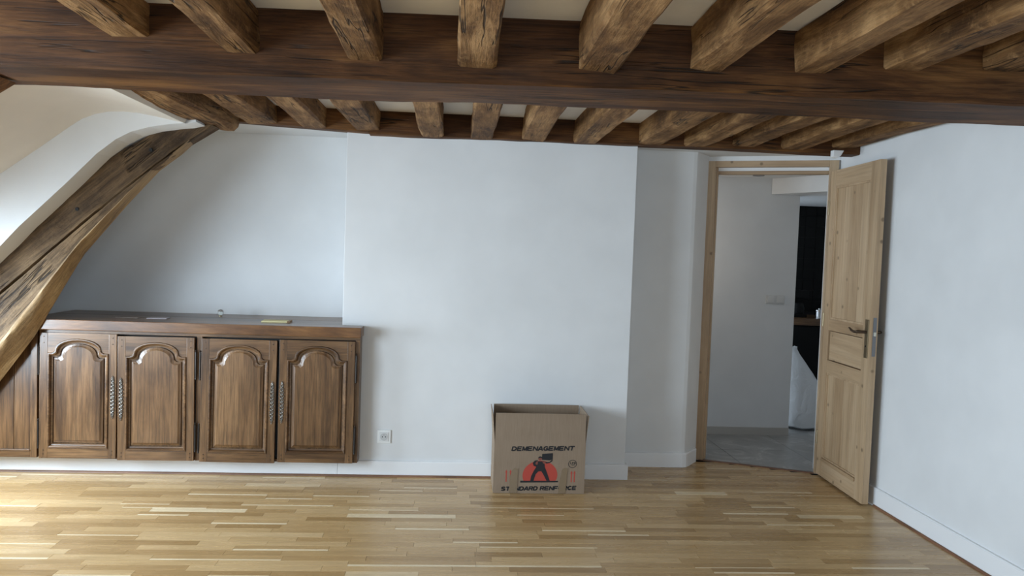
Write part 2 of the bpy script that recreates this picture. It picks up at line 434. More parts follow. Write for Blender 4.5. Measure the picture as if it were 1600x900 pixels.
bead('trim_1', (-3.12, 4.651), (.60, 4.651), M['bead'])
bead('trim_2', (2.506, 4.20), (2.506, -2.0), M['beady'])
# plinth under the cabinet
struct(box('trim_3', M['wall'], (-3.14, 4.672, 0, -.735, NB-.002, .098)))

# ------------------------------------------------------------------ hall beyond the doorway
hf = struct(MB().prism([(1.45, 5.32), (1.72, 5.18), (2.50, 4.86), (3.75, 4.86), (3.75, 7.1), (1.45, 7.1)], -.06, -.012).build('floor_hall', M['grout']))
for i in range(4):
    for j in range(4):
        x0, y0 = 1.47+i*.56, 4.90+j*.56
        if x0 < 2.3 and y0 < 5.1:
            # tiles cut along the threshold
            pts = [(1.76, 5.19), (2.03, 5.075), (2.03, 5.456), (1.474, 5.456), (1.474, 5.33)] if i == 0 else [(2.034, 5.073), (2.48, 4.885), (2.586, 4.885), (2.586, 5.456), (2.034, 5.456)]
            MB().prism(pts, -.012, 0).build('tile', M['tile'], hf)
            continue
        box('tile', M['tile'], (x0, y0, -.012, x0+.556, y0+.556, 0), hf)
struct(box('wall_hall_front', M['wall'], (1.40, 5.96, 0, 2.775, 6.06, 2.5)), 'grey-white hall wall seen through the doorway')
struct(box('wall_hall_left', M['wall'], (1.36, 5.30, 0, 1.44, 6.0, 2.5)))
struct(box('wall_hall_right', M['wall'], (3.76, 4.80, 0, 3.84, 7.2, 2.5)))
struct(box('wall_hall_near', M['wall'], (XR+.12, 4.80, 0, 3.80, 4.86, 2.5)))
struct(box('ceiling_hall', M['wall'], (1.36, 5.20, 2.13, 3.84, 7.2, 2.22)))
struct(MB().prism([(2.53, 5.955), (2.87, 5.45), (3.76, 5.0), (3.76, 7.1), (2.78, 7.1), (2.78, 5.955)], 2.0, 2.129).build('ceiling_drop', M['wall']), 'dropped white ceiling box in the hall')
struct(box('baseboard_hall', M['tilebase'], (1.45, 5.945, 0, 2.772, 5.959, .062)))
# dark tiled kitchen wall
kw = struct(box('wall_kitchen', M['grout'], (2.78, 7.0, 0, 3.76, 7.1, 2.0)), 'dark tiled kitchen wall at the end of the hall')
for i in range(9):
    for j in range(10):
        x0, z0 = 2.785+i*.108, .98+j*.103
        box('tile', M['darkwall'], (x0, 6.992, z0, x0+.104, 6.9995, min(z0+.099, 1.995)), kw)
kc = empty('kitchen_counter', (2.785, 6.45, 0), label='dark kitchen base cabinet with a wooden worktop seen through the doorway', cat='kitchen counter')
box('body', M['darkwall'], (0, .03, 0, .97, .53, .885), kc)
box('worktop', M['walnut_x'], (0, 0, .885, .97, .535, .946), kc, .004)
MB().box(.02, .022, .10, .475, .03, .87).build('door', M['darkwall'], kc); MB().box(.485, .022, .10, .95, .03, .87).build('door', M['darkwall'], kc)
# shiny tin on the counter
t_ = empty('metal_tin', (3.275, 6.53, .9465), label='small shiny round tin on the hall kitchen worktop', cat='tin')
ch = plain('chrome', (.85, .85, .87), .12, Metallic=1.0)
MB().lathe([(.0, 0), (.038, 0), (.038, .07), (.034, .074), (.0, .074)], 24).build('can', ch, t_, smooth=False)
MB().lathe([(.040, .062), (.041, .066), (.041, .076), (.036, .080), (.012, .081), (.010, .090), (0, .092)], 24).build('lid', ch, t_, smooth=True)
kp = empty('coffee_maker', (3.11, 6.62, .9465), label='black coffee maker standing in the dark beside the shiny tin', cat='coffee maker')
MB().box(-.07, -.06, 0, .07, .09, .03).box(-.07, .03, .03, .07, .09, .24).box(-.07, -.07, .18, .07, .03, .25).build('body', M['darkwall'], kp, bevel=.008)
MB().lathe([(.0, .032), (.05, .032), (.056, .08), (.04, .13), (.0, .13)], 20, (0, -.015, 0)).build('jug', M['darkwall'], kp, smooth=True)

# white sack leaning in the corner
def sack():
    rings = []; n = 28; prof = [(.0, .0), (.17, .005), (.235, .03), (.255, .10), (.25, .18), (.225, .28), (.185, .38), (.14, .48), (.095, .57), (.06, .64), (.045, .685), (.05, .71), (.0, .70)]
    for k, (r, z) in enumerate(prof):
        ring = []
        cx = -.16*max(0, (z-.1)/.6)
        for i in range(n):
            t = 2*math.pi*i/n
            q = Vector((math.cos(t), math.sin(t), 0))
            d = 1 + .13*noise.noise(Vector((q.x*1.6, q.y*1.6, z*5))) + .05*noise.noise(Vector((q.x*5, q.y*5, z*14)))
            ring.append((cx+q.x*r*d, q.y*r*d*.72, max(0, z + .012*noise.noise(q*4))))
        rings.append(ring)
    o = MB().loft(rings).build('sack', M['bag'], None, (3.075, 6.275, .001), smooth=True)
    return tag(o, 'white woven plastic sack slumped on the hall floor behind the wall corner', 'sack')
sack()
# double switch on the hall wall
sw = empty('wall_switch', (2.605, 5.959, 1.133), label='white double light switch on the hall wall', cat='switch')
MB().box(-.080, -.008, -.037, .080, 0, .037).build('cover_plate', plain('switch_plastic', (.62, .61, .59), .4), sw, bevel=.004)
for s in (-1, 1): MB().box(s*.04-.028, -.013, -.026, s*.04+.028, -.008, .026).build('rocker', plain('rocker_plastic', (.66, .65, .63), .35), sw, bevel=.003)
# recessed downlight in the hall ceiling
dl = empty('ceiling_downlight', (2.35, 5.80, 2.1295), label='small round recessed downlight in the hall ceiling', cat='downlight')
MB().lathe([(.030, 0), (.045, 0), (.045, -.004), (.030, -.006)], 24).build('ring', M['steel'], dl)
MB().lathe([(.0, -.001), (.029, -.001), (.029, -.003), (.0, -.003)], 24).build('lens', M['plastic'], dl)

# ------------------------------------------------------------------ old timbers
def timber(name, a, b, wd, ht, mat, seed=0, rough=.012, segs=28, round_=.25, taper=None, parent=None, bow=0):
    """rough hewn timber from a to b; local x runs along it"""
    a, b = Vector(a), Vector(b); L = (b-a).length; d = (b-a).normalized()
    side = Vector((0, 0, 1)).cross(d).normalized(); up = d.cross(side)
    rings = []
    rr = random.Random(seed); fx = [rr.uniform(0, 6) for _ in range(4)]
    for k in range(segs+1):
        t = k/segs; x = t*L; ring = []
        tw = wd*(1 + (taper[0]+(taper[1]-taper[0])*t if taper else 0)); th = ht
        oy = rough*.9*math.sin(x*1.3+fx[0]) + rough*.3*math.sin(x*3.3+fx[1])
        oz = rough*.5*math.sin(x*1.7+fx[2])
        hw, hh = tw/2, th/2; ch = min(hw, hh)*round_
        sec = []
        for (ax_, az_), (bx_, bz_) in (((-hw, hh), (-hw, -hh)), ((-hw, -hh), (hw, -hh)), ((hw, -hh), (hw, hh)), ((hw, hh), (-hw, hh))):
            ln = math.hypot(bx_-ax_, bz_-az_)
            for f in (ch/ln, .3, .5, .7, 1-ch/ln): sec.append((ax_+(bx_-ax_)*f, az_+(bz_-az_)*f))
        for cy, cz in sec:
            q = Vector((x*1.6, cy*5, cz*5 + seed*7.3)); q2 = Vector((x*6, cy*14, cz*14+seed))
            dd = rough*(noise.noise(q)*1.1 + .45*noise.noise(q2) + .2*noise.noise(q2*2.3))
            top_fix = 0 if cz > th*.35 else 1
            wy = dd*math.copysign(1, cy) if abs(cy) > hw*.9 else 0
            wz = dd*math.copysign(1, cz) if abs(cz) > hh*.9 else 0
            ring.append((x, cy + (wy+oy)*(1 if t < .999 else 1), cz + (wz+oz)*top_fix - bow*math.sin(math.pi*t)))
        rings.append(ring)
    o = MB().loft(rings).build(name, mat, parent, smooth=True)
    m = Matrix((d, side, up)).transposed().to_4x4(); m.translation = a
    o.matrix_world = m
    return o
# main cross beam: slightly skewed in plan
MBW, MBH = .385, .262
mb = timber('main_beam', (-2.07, 3.185, 2.078+MBH/2), (2.523, 2.985, 2.083+MBH/2), MBW, MBH, M['beam'], 3, .006, 90, .05)
tag(mb, 'massive dark oak cross beam spanning the whole room in the foreground', 'beam')
def main_front(x): return 3.185-MBW/2 + (x+2.07)*(2.985-3.185)/4.593
def main_back(x): return main_front(x)+MBW
# beam on top of the far walls
bb = timber('wall_beam', (-1.62, 4.655, 2.178+.07), (-.585, 4.655, 2.142+.07), .11, .14, M['beam'], 11, .006, 24, .1)
tag(bb, 'dark beam above the niche and cabinet at the far end', 'beam')
bb = timber('wall_beam', (-.585, 4.655, 2.136+.07), (2.523, 4.655, 2.142+.07), .11, .14, M['beam'], 12, .006, 50, .1)
tag(bb, 'dark beam along the top of the chimney breast and doorway', 'beam')

ORD = ['first', 'second', 'third', 'fourth', 'fifth', 'sixth', 'seventh', 'eighth', 'ninth', 'tenth', 'eleventh', 'twelfth', 'thirteenth']
front = [(-1.295, .15, 2.205), (-.865, .13, 2.173), (-.405, .125, 2.163), (.03, .14, 2.155), (.505, .155, 2.168), (.965, .135, 2.187), (1.385, .135, 2.204), (1.78, .15, 2.23), (2.235, .18, 2.262)]
for i, (x, wd, z) in enumerate(front):
    yf = main_front(x)+.004; s = yf/2.97; x *= s; z = 1.42+(z-1.42)*s
    h = CH - z
    o = timber('ceiling_joist', (x, YR+.01, z+h/2), (x, yf, z+h/2), wd, h, M['joist'], 20+i, .011, 60, .14)
    tag(o, 'rough brown ceiling joist on the near side of the main beam, %s from the left' % ORD[i], 'joist', 'joists in front of the main beam')
back = [(-1.225, .165, 2.166), (-.905, .145, 2.15), (-.585, .15, 2.147), (-.205, .135, 2.138), (.105, .135, 2.134), (.425, .145, 2.137), (.755, .145, 2.14), (1.165, .15, 2.143), (1.435, .14, 2.147), (1.755, .15, 2.155), (2.075, .145, 2.165), (2.40, .14, 2.178)]
for i, (x, wd, z) in enumerate(back):
    h = CB - z
    o = timber('ceiling_joist', (x, main_back(x)-.004, z+h/2), (x, 4.605, z+h/2), wd, h, M['joist'], 50+i, .010, 30, .14)
    tag(o, 'rough brown ceiling joist beyond the main beam, %s from the left' % ORD[i], 'joist', 'joists beyond the main beam')
o = timber('trimmer_beam', (-1.50, 3.42, 2.195), (-1.475, 4.60, 2.195), .19, .15, M['joist'], 81, .016, 24, .3)
tag(o, 'dark cracked timber against the dormer plaster, above the top of the sloping strut', 'beam')

# sloping truss timbers on the left: a rafter with a thicker strut scarfed under it
def slab_timber(name, upper, lower, y0, y1, mat, back_lower=None, seed=0, rough=.008, ridge=.02):
    """upper/lower: xz polylines of equal length from bottom to top; lofted section with uneven faces, local x along it"""
    n = len(upper); pts = []
    def interp(pl, t):
        k = min(int(t*(n-1)), n-2); f = t*(n-1)-k
        return Vector(pl[k]).lerp(Vector(pl[k+1]), f)
    a0 = (interp(upper, 0)+interp(lower, 0))/2; a1 = (interp(upper, 1)+interp(lower, 1))/2
    d = (a1-a0).normalized(); X = Vector((d.x, 0, d.y)); Yv = Vector((0, 1, 0)); Zv = X.cross(Yv)
    mtx = Matrix((X, Yv, Zv)).transposed().to_4x4(); mtx.translation = (a0.x, y0, a0.y); inv = mtx.inverted()
    rings = []; S = 46
    for k in range(S+1):
        t = k/S; u = interp(upper, t); l = interp(lower, t); lb = interp(back_lower, t) if back_lower else l
        r = ridge; dv = (l-u)
        prof = []
        for f in (0.02, .15, .3, .45, .6, .75, .88, .97): prof.append((u+dv*f, y0, 1))
        for f in (.12, .35, .6, .85): prof.append((l.lerp(lb, f), y0+(y1-y0)*f, 2))
        prof.append((lb, y1, 0)); prof.append((u, y1, 0)); prof.append((u, y0+(y1-y0)*.5, 0)); prof.append((u, y0+.012, 0))
        ring = []
        for j, (p, yy, kind) in enumerate(prof):
            q = Vector((p.x*5, yy*8, p.y*5+seed))
            dd = noise.noise(q)*.8 + .6*noise.noise(q*2.6) + .4*noise.noise(q*6)
            v = Vector((p.x, yy, p.y))
            if kind == 1: v.y += rough*dd
            if kind == 2: v += (Vector((.7, 0, -.7)))*rough*dd
            ring.append(inv @ v)
        rings.append(ring)
    o = MB().loft(rings).build(name, mat, None, smooth=True); o.matrix_world = mtx
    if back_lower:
        o.data.materials.append(M['strut_bounce']); nr = len(rings[0])  # underside and lower edge coloured as if lit from the floor
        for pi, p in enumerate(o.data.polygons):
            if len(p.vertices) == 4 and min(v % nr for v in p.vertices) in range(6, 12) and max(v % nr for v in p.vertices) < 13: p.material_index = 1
    return o
UP = [(-3.12, .79), (-2.63, 1.352), (-2.421, 1.562), (-2.228, 1.74), (-1.965, 1.95), (-1.806, 2.047), (-1.663, 2.090), (-1.48, 2.122)]
CR = [(-3.12, .60), (-2.629, 1.104), (-2.40, 1.316), (-2.20, 1.50), (-1.927, 1.746), (-1.77, 1.875), (-1.62, 2.0), (-1.452, 2.110)]
CH_ = [(-3.12, .10), (-2.628, .783), (-2.418, 1.084), (-2.19, 1.405), (-1.985, 1.632), (-1.785, 1.855), (-1.66, 1.958), (-1.585, 2.022)]
CR2 = [(-3.12, .59), (-2.629, 1.094), (-2.40, 1.306), (-2.20, 1.49), (-1.927, 1.736), (-1.77, 1.866), (-1.66, 1.958), (-1.60, 2.015)]
LB = [(-3.12, .04), (-2.69, .568), (-2.489, .85), (-2.221, 1.33), (-1.969, 1.641), (-1.789, 1.847), (-1.66, 1.95), (-1.60, 2.01)]
o = slab_timber('roof_rafter', UP, CR, 4.42, 4.535, M['strut'], None, 2)
tag(o, 'upper sloping oak rafter against the plaster slope at the left', 'rafter')
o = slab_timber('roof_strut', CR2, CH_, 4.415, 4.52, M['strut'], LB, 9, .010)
tag(o, 'lower sloping oak strut with an underside tinted pale for bounce light, crossing the cabinet end', 'strut')
rf = bpy.data.objects['roof_rafter']
for px, pz in ((-2.205, 1.60), (-1.80, 1.955)):
    h = MB().lathe([(.0, -.002), (.010, -.002), (.011, .0), (.011, .02), (.0, .02)], 12, (0, 0, 0), 'y').build('peg_hole', M['hole'], None)
    bpy.context.view_layer.update(); h.parent = rf; h.matrix_parent_inverse = rf.matrix_world.inverted(); h.location = (px, 4.415, pz)
# near truss rafter in the picture's left corner
o = MB().prism([(-1.885, 2.074), (-3.14, 1.236), (-3.14, 1.42), (-2.075, 2.14), (-2.075, 2.074)], 3.02, 3.29, 'y').build('truss_rafter', M['beam'], bevel=.01)
tag(o, 'dark rafter end under the left end of the main beam', 'rafter')

# ------------------------------------------------------------------ built-in cabinet
FY = 4.55     # front of the doors
cab = empty('sideboard_cabinet', (0, 0, 0), label='carved walnut cabinet with four arched panel doors in the niche', cat='cabinet')
cab.location = (-1.55, FY, .105)
def W(bx):   # world box to the cabinet's frame
    return (bx[0]+1.55, bx[1]-FY, bx[2]-.105, bx[3]+1.55, bx[4]-FY, bx[5]-.105)
MB().box(*W((-2.488, 4.60, .107, -.735, 4.62, .13))).box(*W((-2.488, 4.60, .13, -2.468, 5.18, .885))).box(*W((-.755, 4.675, .13, -.737, 5.18, .885))).box(*W((-2.468, 5.16, .13, -.755, 5.18, .885))).box(*W((-2.468, 4.62, .107, -.755, 5.16, .125))).build('body', M['walnut_z'], cab)
box('side_panel', M['walnut_z'], W((-.622, 4.595, .107, -.602, 4.668, .886)), cab, .002)
for a, b in ((-2.492, -2.478), (-1.578, -1.545), (-.628, -.602)):
    box('face_stile', M['walnut_z'], W((a, 4.572, .107, b, 4.600, .866)), cab, .0015)
box('top_rail', M['walnut_x'], W((-2.492, 4.570, .866, -.602, 4.600, .8865)), cab, .0015)
box('bottom_rail', M['walnut_x'], W((-2.478, 4.578, .1075, -.628, 4.5995, .122)), cab)
box('gap_shade', M['hole'], W((-2.476, 4.5985, .122, -.628, 4.5998, .866)), cab)  # black sheet behind the doors, painted shade for the gaps

def opening(wd, ht, d=0.0, n=14):
    """outline of the arched panel opening, inset by d; local x in 0..wd, z in 0..ht"""
    sl, sr, bot = .046, .046, .058
    sh = ht-.118; cx = wd/2; Rr = .140; rise = .086; ear = .020
    p = [(sl+d, bot+d), (wd-sr-d, bot+d), (wd-sr-d, sh-d)]
    p += [(cx+Rr-d+ .012, sh-d), (cx+Rr-d, sh-d+ear*.35)] if True else []
    for k in range(n+1):
        t = math.pi*k/n
        p.append((cx+(Rr-.006-d)*math.cos(t), sh-d+ear*.7+(rise-ear*.7)*(math.sin(t)**.85)))
    p += [(cx-Rr+d, sh-d+ear*.35), (cx-Rr+d-.012, sh-d)]
    p += [(sl+d, sh-d)]
    return p
def ring_strip(mb, a, ya, b, yb):
    n = len(a)
    v = [(p[0], ya, p[1]) for p in a] + [(p[0], yb, p[1]) for p in b]
    mb.add(v, [(i, (i+1) % n, (i+1) % n+n, i+n) for i in range(n)])
def cab_door(x0, x1, z0, z1, hinge_left, tilt=0.0):
    wd, ht = x1-x0, z1-z0
    d = bpy.data.objects.new('door', None); d.empty_display_size = .05; col.objects.link(d); d.parent = cab
    d.location = (x0+1.55, 0, z0-.105); d.rotation_euler = (0, tilt, 0)
    th = .022
    op = opening(wd, ht)
    sl = .046
    box('stile', M['walnut_z'], (0, 0, 0, sl, th, ht), d, .002); box('stile', M['walnut_z'], (wd-sl, 0, 0, wd, th, ht), d, .002)
    box('rail', M['walnut_x'], (sl, .0005, 0, wd-sl, th, .058), d, .001)
    # arched top rail
    arch = op[2:]  # right shoulder ... left shoulder
    poly = arch + [(sl, ht), (wd-sl, ht)]
    MB().prism(poly, .0005, th, 'y').build('rail', M['walnut_x'], d)
    # moulding around the opening: quarter round falling to the panel
    m = MB()
    steps = [(0, .0), (.003, -.006), (.008, -.0065), (.013, -.002), (.016, .007), (.019, .009), (.025, .010)]
    for (da, ya), (db, yb) in zip(steps, steps[1:]): ring_strip(m, opening(wd, ht, da), ya, opening(wd, ht, db), yb)
    m.build('moulding', M['walnut_x'], d, smooth=False)
    # raised and fielded panel
    m = MB()
    steps = [(.022, .017), (.031, .017), (.033, .009), (.041, .006), (.050, .001)]
    for (da, ya), (db, yb) in zip(steps, steps[1:]): ring_strip(m, opening(wd, ht, da), ya, opening(wd, ht, db), yb)
    last = opening(wd, ht, steps[-1][0]); b0 = len(m.v)
    m.add([(p[0], steps[-1][1], p[1]) for p in last], [tuple(range(len(last)))])
    m.build('panel', M['walnut_z'], d)
    # wooden pegs
    m = MB()
    for px in (sl*.5, wd-sl*.5):
        for pz in (.022, .045, ht-.022, ht-.06): m.lathe([(.0, .001), (.0042, .001), (.0042, -.0012), (.0, -.0018)], 8, (px, 0, pz), 'y')
    pg = m.build('peg', M['bronze'], d); pg['kind'] = 'stuff'
    # long pierced key plate on the meeting stile
    ex = wd-.021 if hinge_left else .021
    zc = ht*.495; H = .125
    m = MB()
    m.box(-.0018, -.003, -H*.86, .0018, -.0005, H*.86)
    for ph in (0, math.pi):
        path = []
        for k in range(41):
            t = -1+2*k/40; amp = .0125*(1-.5*abs(t)**3)
            path.append((amp*math.sin(5*math.pi*t+ph), -.0035+.001*math.cos(5*math.pi*t+ph), H*.9*t))
        m.tube(path, .0029, 6)
    for t in (-.8, -.6, -.4, -.2, .2, .4, .6, .8):
        m.lathe([(.0, -.007), (.003, -.006), (.0058, -.003), (.0058, -.0008), (.0, -.0008)], 8, (0, 0, H*.9*t), 'y')
    m.lathe([(.0, -.006), (.008, -.005), (.0098, -.0025), (.0098, -.0005), (0, -.0005)], 14, (0, 0, 0), 'y')
    for s in (-1, 1):
        m.tube([(0, -.003, s*H*.86), (.004, -.004, s*H*.94), (.001, -.004, s*H), (-.004, -.003, s*H*1.04)], [.003, .0028, .0024, .001], 6)
        m.tube([(0, -.003, s*H*.86), (-.005, -.004, s*H*.92), (-.004, -.004, s*H*.98)], [.003, .0024, .001], 6)
    e = m.build('key_plate', M['plate'], d, (ex, 0, zc)); e['label'] = 'ornate pierced iron key plate'
    # hinges
    hx = -.008 if hinge_left else wd+.008
    for hz in (ht*.19, ht*.78):
        m = MB()
        m.tube([(hx, .004, hz-.078), (hx, .004, hz-.03), (hx, .004, hz+.03), (hx, .004, hz+.078)], .0055, 8)
        m.lathe([(.0, 0), (.004, .002), (.0055, .008), (.002, .013), (.0, .016)], 8, (hx, .004, hz+.078))
        m.lathe([(.0, -.016), (.002, -.013), (.0055, -.008), (.004, -.002), (.0, 0)], 8, (hx, .004, hz-.078))
        m.build('hinge', M['darkiron'], d)
cab_door(-2.478, -2.036, .118, .868, True)
cab_door(-2.027, -1.580, .108, .858, False, R(-.35))
cab_door(-1.546, -1.101, .106, .858, True, R(.35))
cab_door(-1.082, -.628, .110, .862, False)

# fixed panelled end under the strut
ce = empty('cabinet_end', (-2.80, 4.565, .105), label='plain panelled cabinet end under the sloping strut at the left edge', cat='cabinet')
box('stile', M['walnut_z'], (.262, 0, .008, .300, .028, .78), ce, .002)
box('rail', M['walnut_x'], (-.33, .0005, .008, .262, .028, .048), ce, .002)
box('moulding', M['walnut_x'], (-.33, -.004, .048, .262, .010, .056), ce, .002)
for i, (a, b) in enumerate(((-.33, -.12), (-.118, .045), (.047, .162), (.164, .261))):
    box('board', M['walnut_z'], (a, .010+.001*(i % 2), .056, b, .026, .44 if i == 0 else .60 if i == 1 else .74), ce, .0015)

# worktop of two planks
wt = empty('worktop', (-1.55, 4.53, .888), label='long dark walnut worktop on the cabinet', cat='worktop')
MB().box(-1.05, 0, 0, .957, .138, .062).build('plank', M['edge'], wt, bevel=.004)
MB().box(-1.05, .1395, 0, .819, .40, .0615).build('plank', M['walnut_x'], wt, bevel=.002)
MB().box(-1.05, .4015, 0, .819, .668, .0620).build('plank', M['walnut_x'], wt, bevel=.002)

# small things on the worktop
g = empty('glass_knob', (-1.586, 5.03, .9505), label='small clear glass knob standing on the worktop near the wall', cat='knob')
MB().lathe([(0, .006)] + [(.020*math.sin(math.pi*k/14), .026-.020*math.cos(math.pi*k/14)) for k in range(2, 14)] + [(0, .046)], 24).build('ball', M['glassball'], g, smooth=True)
MB().lathe([(0, 0), (.011, 0), (.011, .004), (.006, .010), (0, .010)], 16).build('base', M['brass'], g)
nb = empty('notepad', (-1.15, 4.75, .9505), R(4), label='small yellow notepad lying on the worktop', cat='notepad')
box('pages', M['paper'], (-.085, -.05, 0, .07, .05, .009), nb, .001); box('spine', plain('brown_binding', (.28, .17, .08), .6), (.0702, -.05, 0, .088, .05, .010), nb, .001)
o = MB().box(-.06, -.045, 0, .055, .045, .004).build('greeting_card', M['greypaper'], None, (-1.88, 4.77, .9505), (0, 0, R(6)), bevel=.001)
tag(o, 'folded pale grey card on the worktop, nearer the notepad', 'card')
o = MB().box(-.07, -.05, 0, .07, .05, .002).build('paper_sheet', plain('brown_paper', (.22, .17, .14), .6), None, (-2.06, 4.79, .9505), (0, 0, R(-5)))
tag(o, 'thin dark paper lying on the worktop left of the pale card', 'paper')

# socket on the chimney breast
so = empty('wall_socket', (-.45, 4.6695, .252), label='square white wall socket low on the chimney breast beside the cabinet', cat='socket')
fr = MB()
fr.box(-.042, -.009, -.042, .042, 0, .042).build('cover_plate', M['plastic'], so, bevel=.004)
MB().box(-.029, -.013, -.029, .029, -.009, .029).build('insert', plain('socket_plastic', (.70, .70, .69), .4), so, bevel=.003)
MB().lathe([(.0, -.0120), (.0235, -.0120), (.0235, -.0145), (.0205, -.0150), (.0190, -.0138), (.0, -.0138)], 24, (0, 0, 0), 'y').build('well', plain('socket_well', (.55, .55, .54), .5), so)
for s in (-1, 1): MB().lathe([(.0, -.0143), (.0035, -.0143), (.0035, -.0133), (0, -.0133)], 10, (s*.0095, 0, 0), 'y').build('pin_hole', M['hole'], so)
MB().lathe([(.0, -.017), (.0025, -.017), (.0025, -.0133), (0, -.0133)], 10, (0, 0, .012), 'y').build('earth_pin', M['steel'], so)
# tiny white cover under the beam by the door
o = MB().prism([(-.03, 0), (.04, 0), (.02, -.035), (-.005, -.05), (-.03, -.04)], -.02, .02, 'y').build('cable_clip', M['paint'], None, (2.345, 4.56, 2.155), bevel=.004)
tag(o, 'small white plaster clip under the beam above the open door', 'clip')

# ------------------------------------------------------------------ door frame and door
fd = (DB-DA).normalized(); fa = math.atan2(fd.y, fd.x); FL = (DB-DA).length
fr = struct(empty('trim_4', (DA.x, DA.y, 0), fa, label='pine door frame of the open doorway'))
box('jamb', M['pine_z'], (0, 0, 0, .058, .05, 2.137), fr, .002)
box('jamb', M['pine_z'], (.045, .05, 0, .072, .11, 2.10), fr, .002)
box('jamb', M['pine_z'], (FL-.058, 0, 0, FL, .05, 2.137), fr, .002)
box('header', M['pine_x'], (.058, 0, 2.095, FL-.058, .05, 2.137), fr, .002)
box('header', M['pine_x'], (.072, .052, 2.050, FL-.01, .11, 2.073), fr, .002)
box('rebate_reflection', M['paint'], (.072, .054, 2.073, FL-.01, .108, 2.137), fr)  # white strip stands in for light reflected in the header rebate
o = box('threshold', M['bead'], (.03, -.01, .0005, FL-.06, .02, .005), fr)

W_ = .635; TH = .040; H_ = 2.045
ha = Vector((2.455, 4.825)); hb = Vector((2.424, 4.195)); dd = (hb-ha).normalized()
door = struct(empty('door_1', (ha.x, ha.y, .014), math.atan2(dd.y, dd.x)), 'open pine panel door with a bronze lever handle')
ST = .088
box('stile', M['pine_z'], (0, 0, 0, ST-.012, TH, H_), door, .002)
box('stile', M['pine_z'], (W_-ST-.012, 0, 0, W_, TH, H_), door, .002)
xl, xr = ST-.012, W_-ST-.012
for a, b in ((0, .125), (.70, .785), (.985, 1.06), (1.935, H_)):
    box('rail', M['pine_x'], (xl, .0006, a, xr, TH-.0006, b), door, .002)
def dpanel(z0, z1, boards, mat):
    n = boards; wv = (xr-xl-.02)/n
    for i in range(n):
        a = xl+.01+i*wv
        box('panel_board', mat, (a+.0008, .012, z0+.004, a+wv-.0008, TH-.012, z1-.004), door, .0015)
    # bead around the panel
    m = MB()
    for s in (0,):
        m.box(xl, .005, z0, xl+.012, .014, z1); m.box(xr-.012, .005, z0, xr, .014, z1)
        m.box(xl+.012, .005, z0, xr-.012, .014, z0+.012); m.box(xl+.012, .005, z1-.012, xr-.012, .014, z1)
    m.build('panel_bead', M['pine_z'], door)
dpanel(.125, .70, 4, M['pine_z']); dpanel(1.06, 1.935, 4, M['pine_z'])
box('panel_board', M['pine_x'], (xl+.01, .008, .79, xr-.01, TH-.010, .98), door, .004)
box('weather_strip', M['pine_x'], (xl, -.010, .105, xr, .0, .128), door, .003)
# lock: plate on the edge, long plates and levers on both faces
box('lock_plate', M['steel'], (W_, .010, .885, W_+.002, .030, 1.115), door)
MB().box(W_+.002, .013, 1.005, W_+.011, .027, 1.03).build('latch', plain('latch_metal', (.6, .58, .5), .25, Metallic=.9), door, bevel=.002)
for sgn, y0 in ((-1, 0), (1, TH)):
    h = bpy.data.objects.new('handle', None); h.empty_display_size = .03; col.objects.link(h); h.parent = door; h.location = (W_-.045, y0, 1.025)
    h['label'] = 'dark bronze lever handle on a long plate'
    MB().box(-.02, sgn*.0, -.155, .02, sgn*.006, .075).build('back_plate', M['brass'], h, bevel=.003)
    rd = .045 if sgn > 0 else .055
    MB().tube([(0, sgn*.004, 0), (0, sgn*rd*.7, 0), (-.012, sgn*rd, 0), (-.05, sgn*rd, -.004), (-.085, sgn*rd, .002), (-.105, sgn*rd, .012), (-.118, sgn*rd, .014)], [.009, .009, .0095, .008, .0075, .006, .004], 10).build('lever', M['bronze'], h, smooth=True)
    MB().lathe([(.0, 0), (.006, 0), (.006, .002), (0, .002)], 10, (0, sgn*.0065-.001, -.085), 'y').build('keyhole', M['hole'], h)
for hz in (.25, 1.05, 1.80):
    MB().tube([(-.004, -.002, hz-.045), (-.004, -.002, hz+.045)], .007, 10).build('hinge', M['brass'], door)

# ------------------------------------------------------------------ moving box
bx = empty('moving_box', (.232, 4.352, .0015), R(.3), label='open brown cardboard moving box with black and red print on the floor', cat='box')
BW, BD, BH, FH, T = .55, .285, .302, .18, .004
box('bottom', M['card'], (0, 0, 0, BW, BD, T), bx)
box('front_side', M['card'], (0, 0, T, BW, T, BH), bx)
box('back_side', M['card'], (0, BD-T, T, BW, BD, BH), bx)
box('end_side', M['card'], (0, T, T, T, BD-T, BH), bx); box('end_side', M['card'], (BW-T, T, T, BW, BD-T, BH), bx)
# raised flaps, each leaning a little
def flap(pts, off):
    m = MB(); a = [Vector(p) for p in pts]; o_ = Vector(off)
    m.add([*a, *[p+o_ for p in a]], [(0, 1, 2, 3), (7, 6, 5, 4), (0, 4, 5, 1), (1, 5, 6, 2), (2, 6, 7, 3), (3, 7, 4, 0)])
    return m.build('flap', M['card'], bx)
flap([(.003, 0, BH), (BW-.003, 0, BH), (BW-.004, .004, BH+FH), (.004, .006, BH+FH)], (0, T, 0))
flap([(.003, BD-T, BH), (BW-.003, BD-T, BH), (BW-.005, BD-.012, BH+FH), (.005, BD-.012, BH+FH)], (0, T, 0))
flap([(0, .006, BH), (0, BD-.006, BH), (-.014, BD-.012, BH+FH-.002), (-.016, .008, BH+FH-.002)], (T, 0, 0))
flap([(BW-T, .006, BH), (BW-T, BD-.006, BH), (BW+.004, BD-.012, BH+FH-.002), (BW+.012, .008, BH+FH-.012)], (T, 0, 0))
K = .433e-3
def F(cx, cy): return ((cx-100)*K, (800+.0236*(cx-100)-cy)*K)
def print_poly(name, poly, mat, y0=-.0004, y1=.0002):
    return MB().prism([F(*p) for p in poly], y0, y1, 'y').build(name, mat, bx)
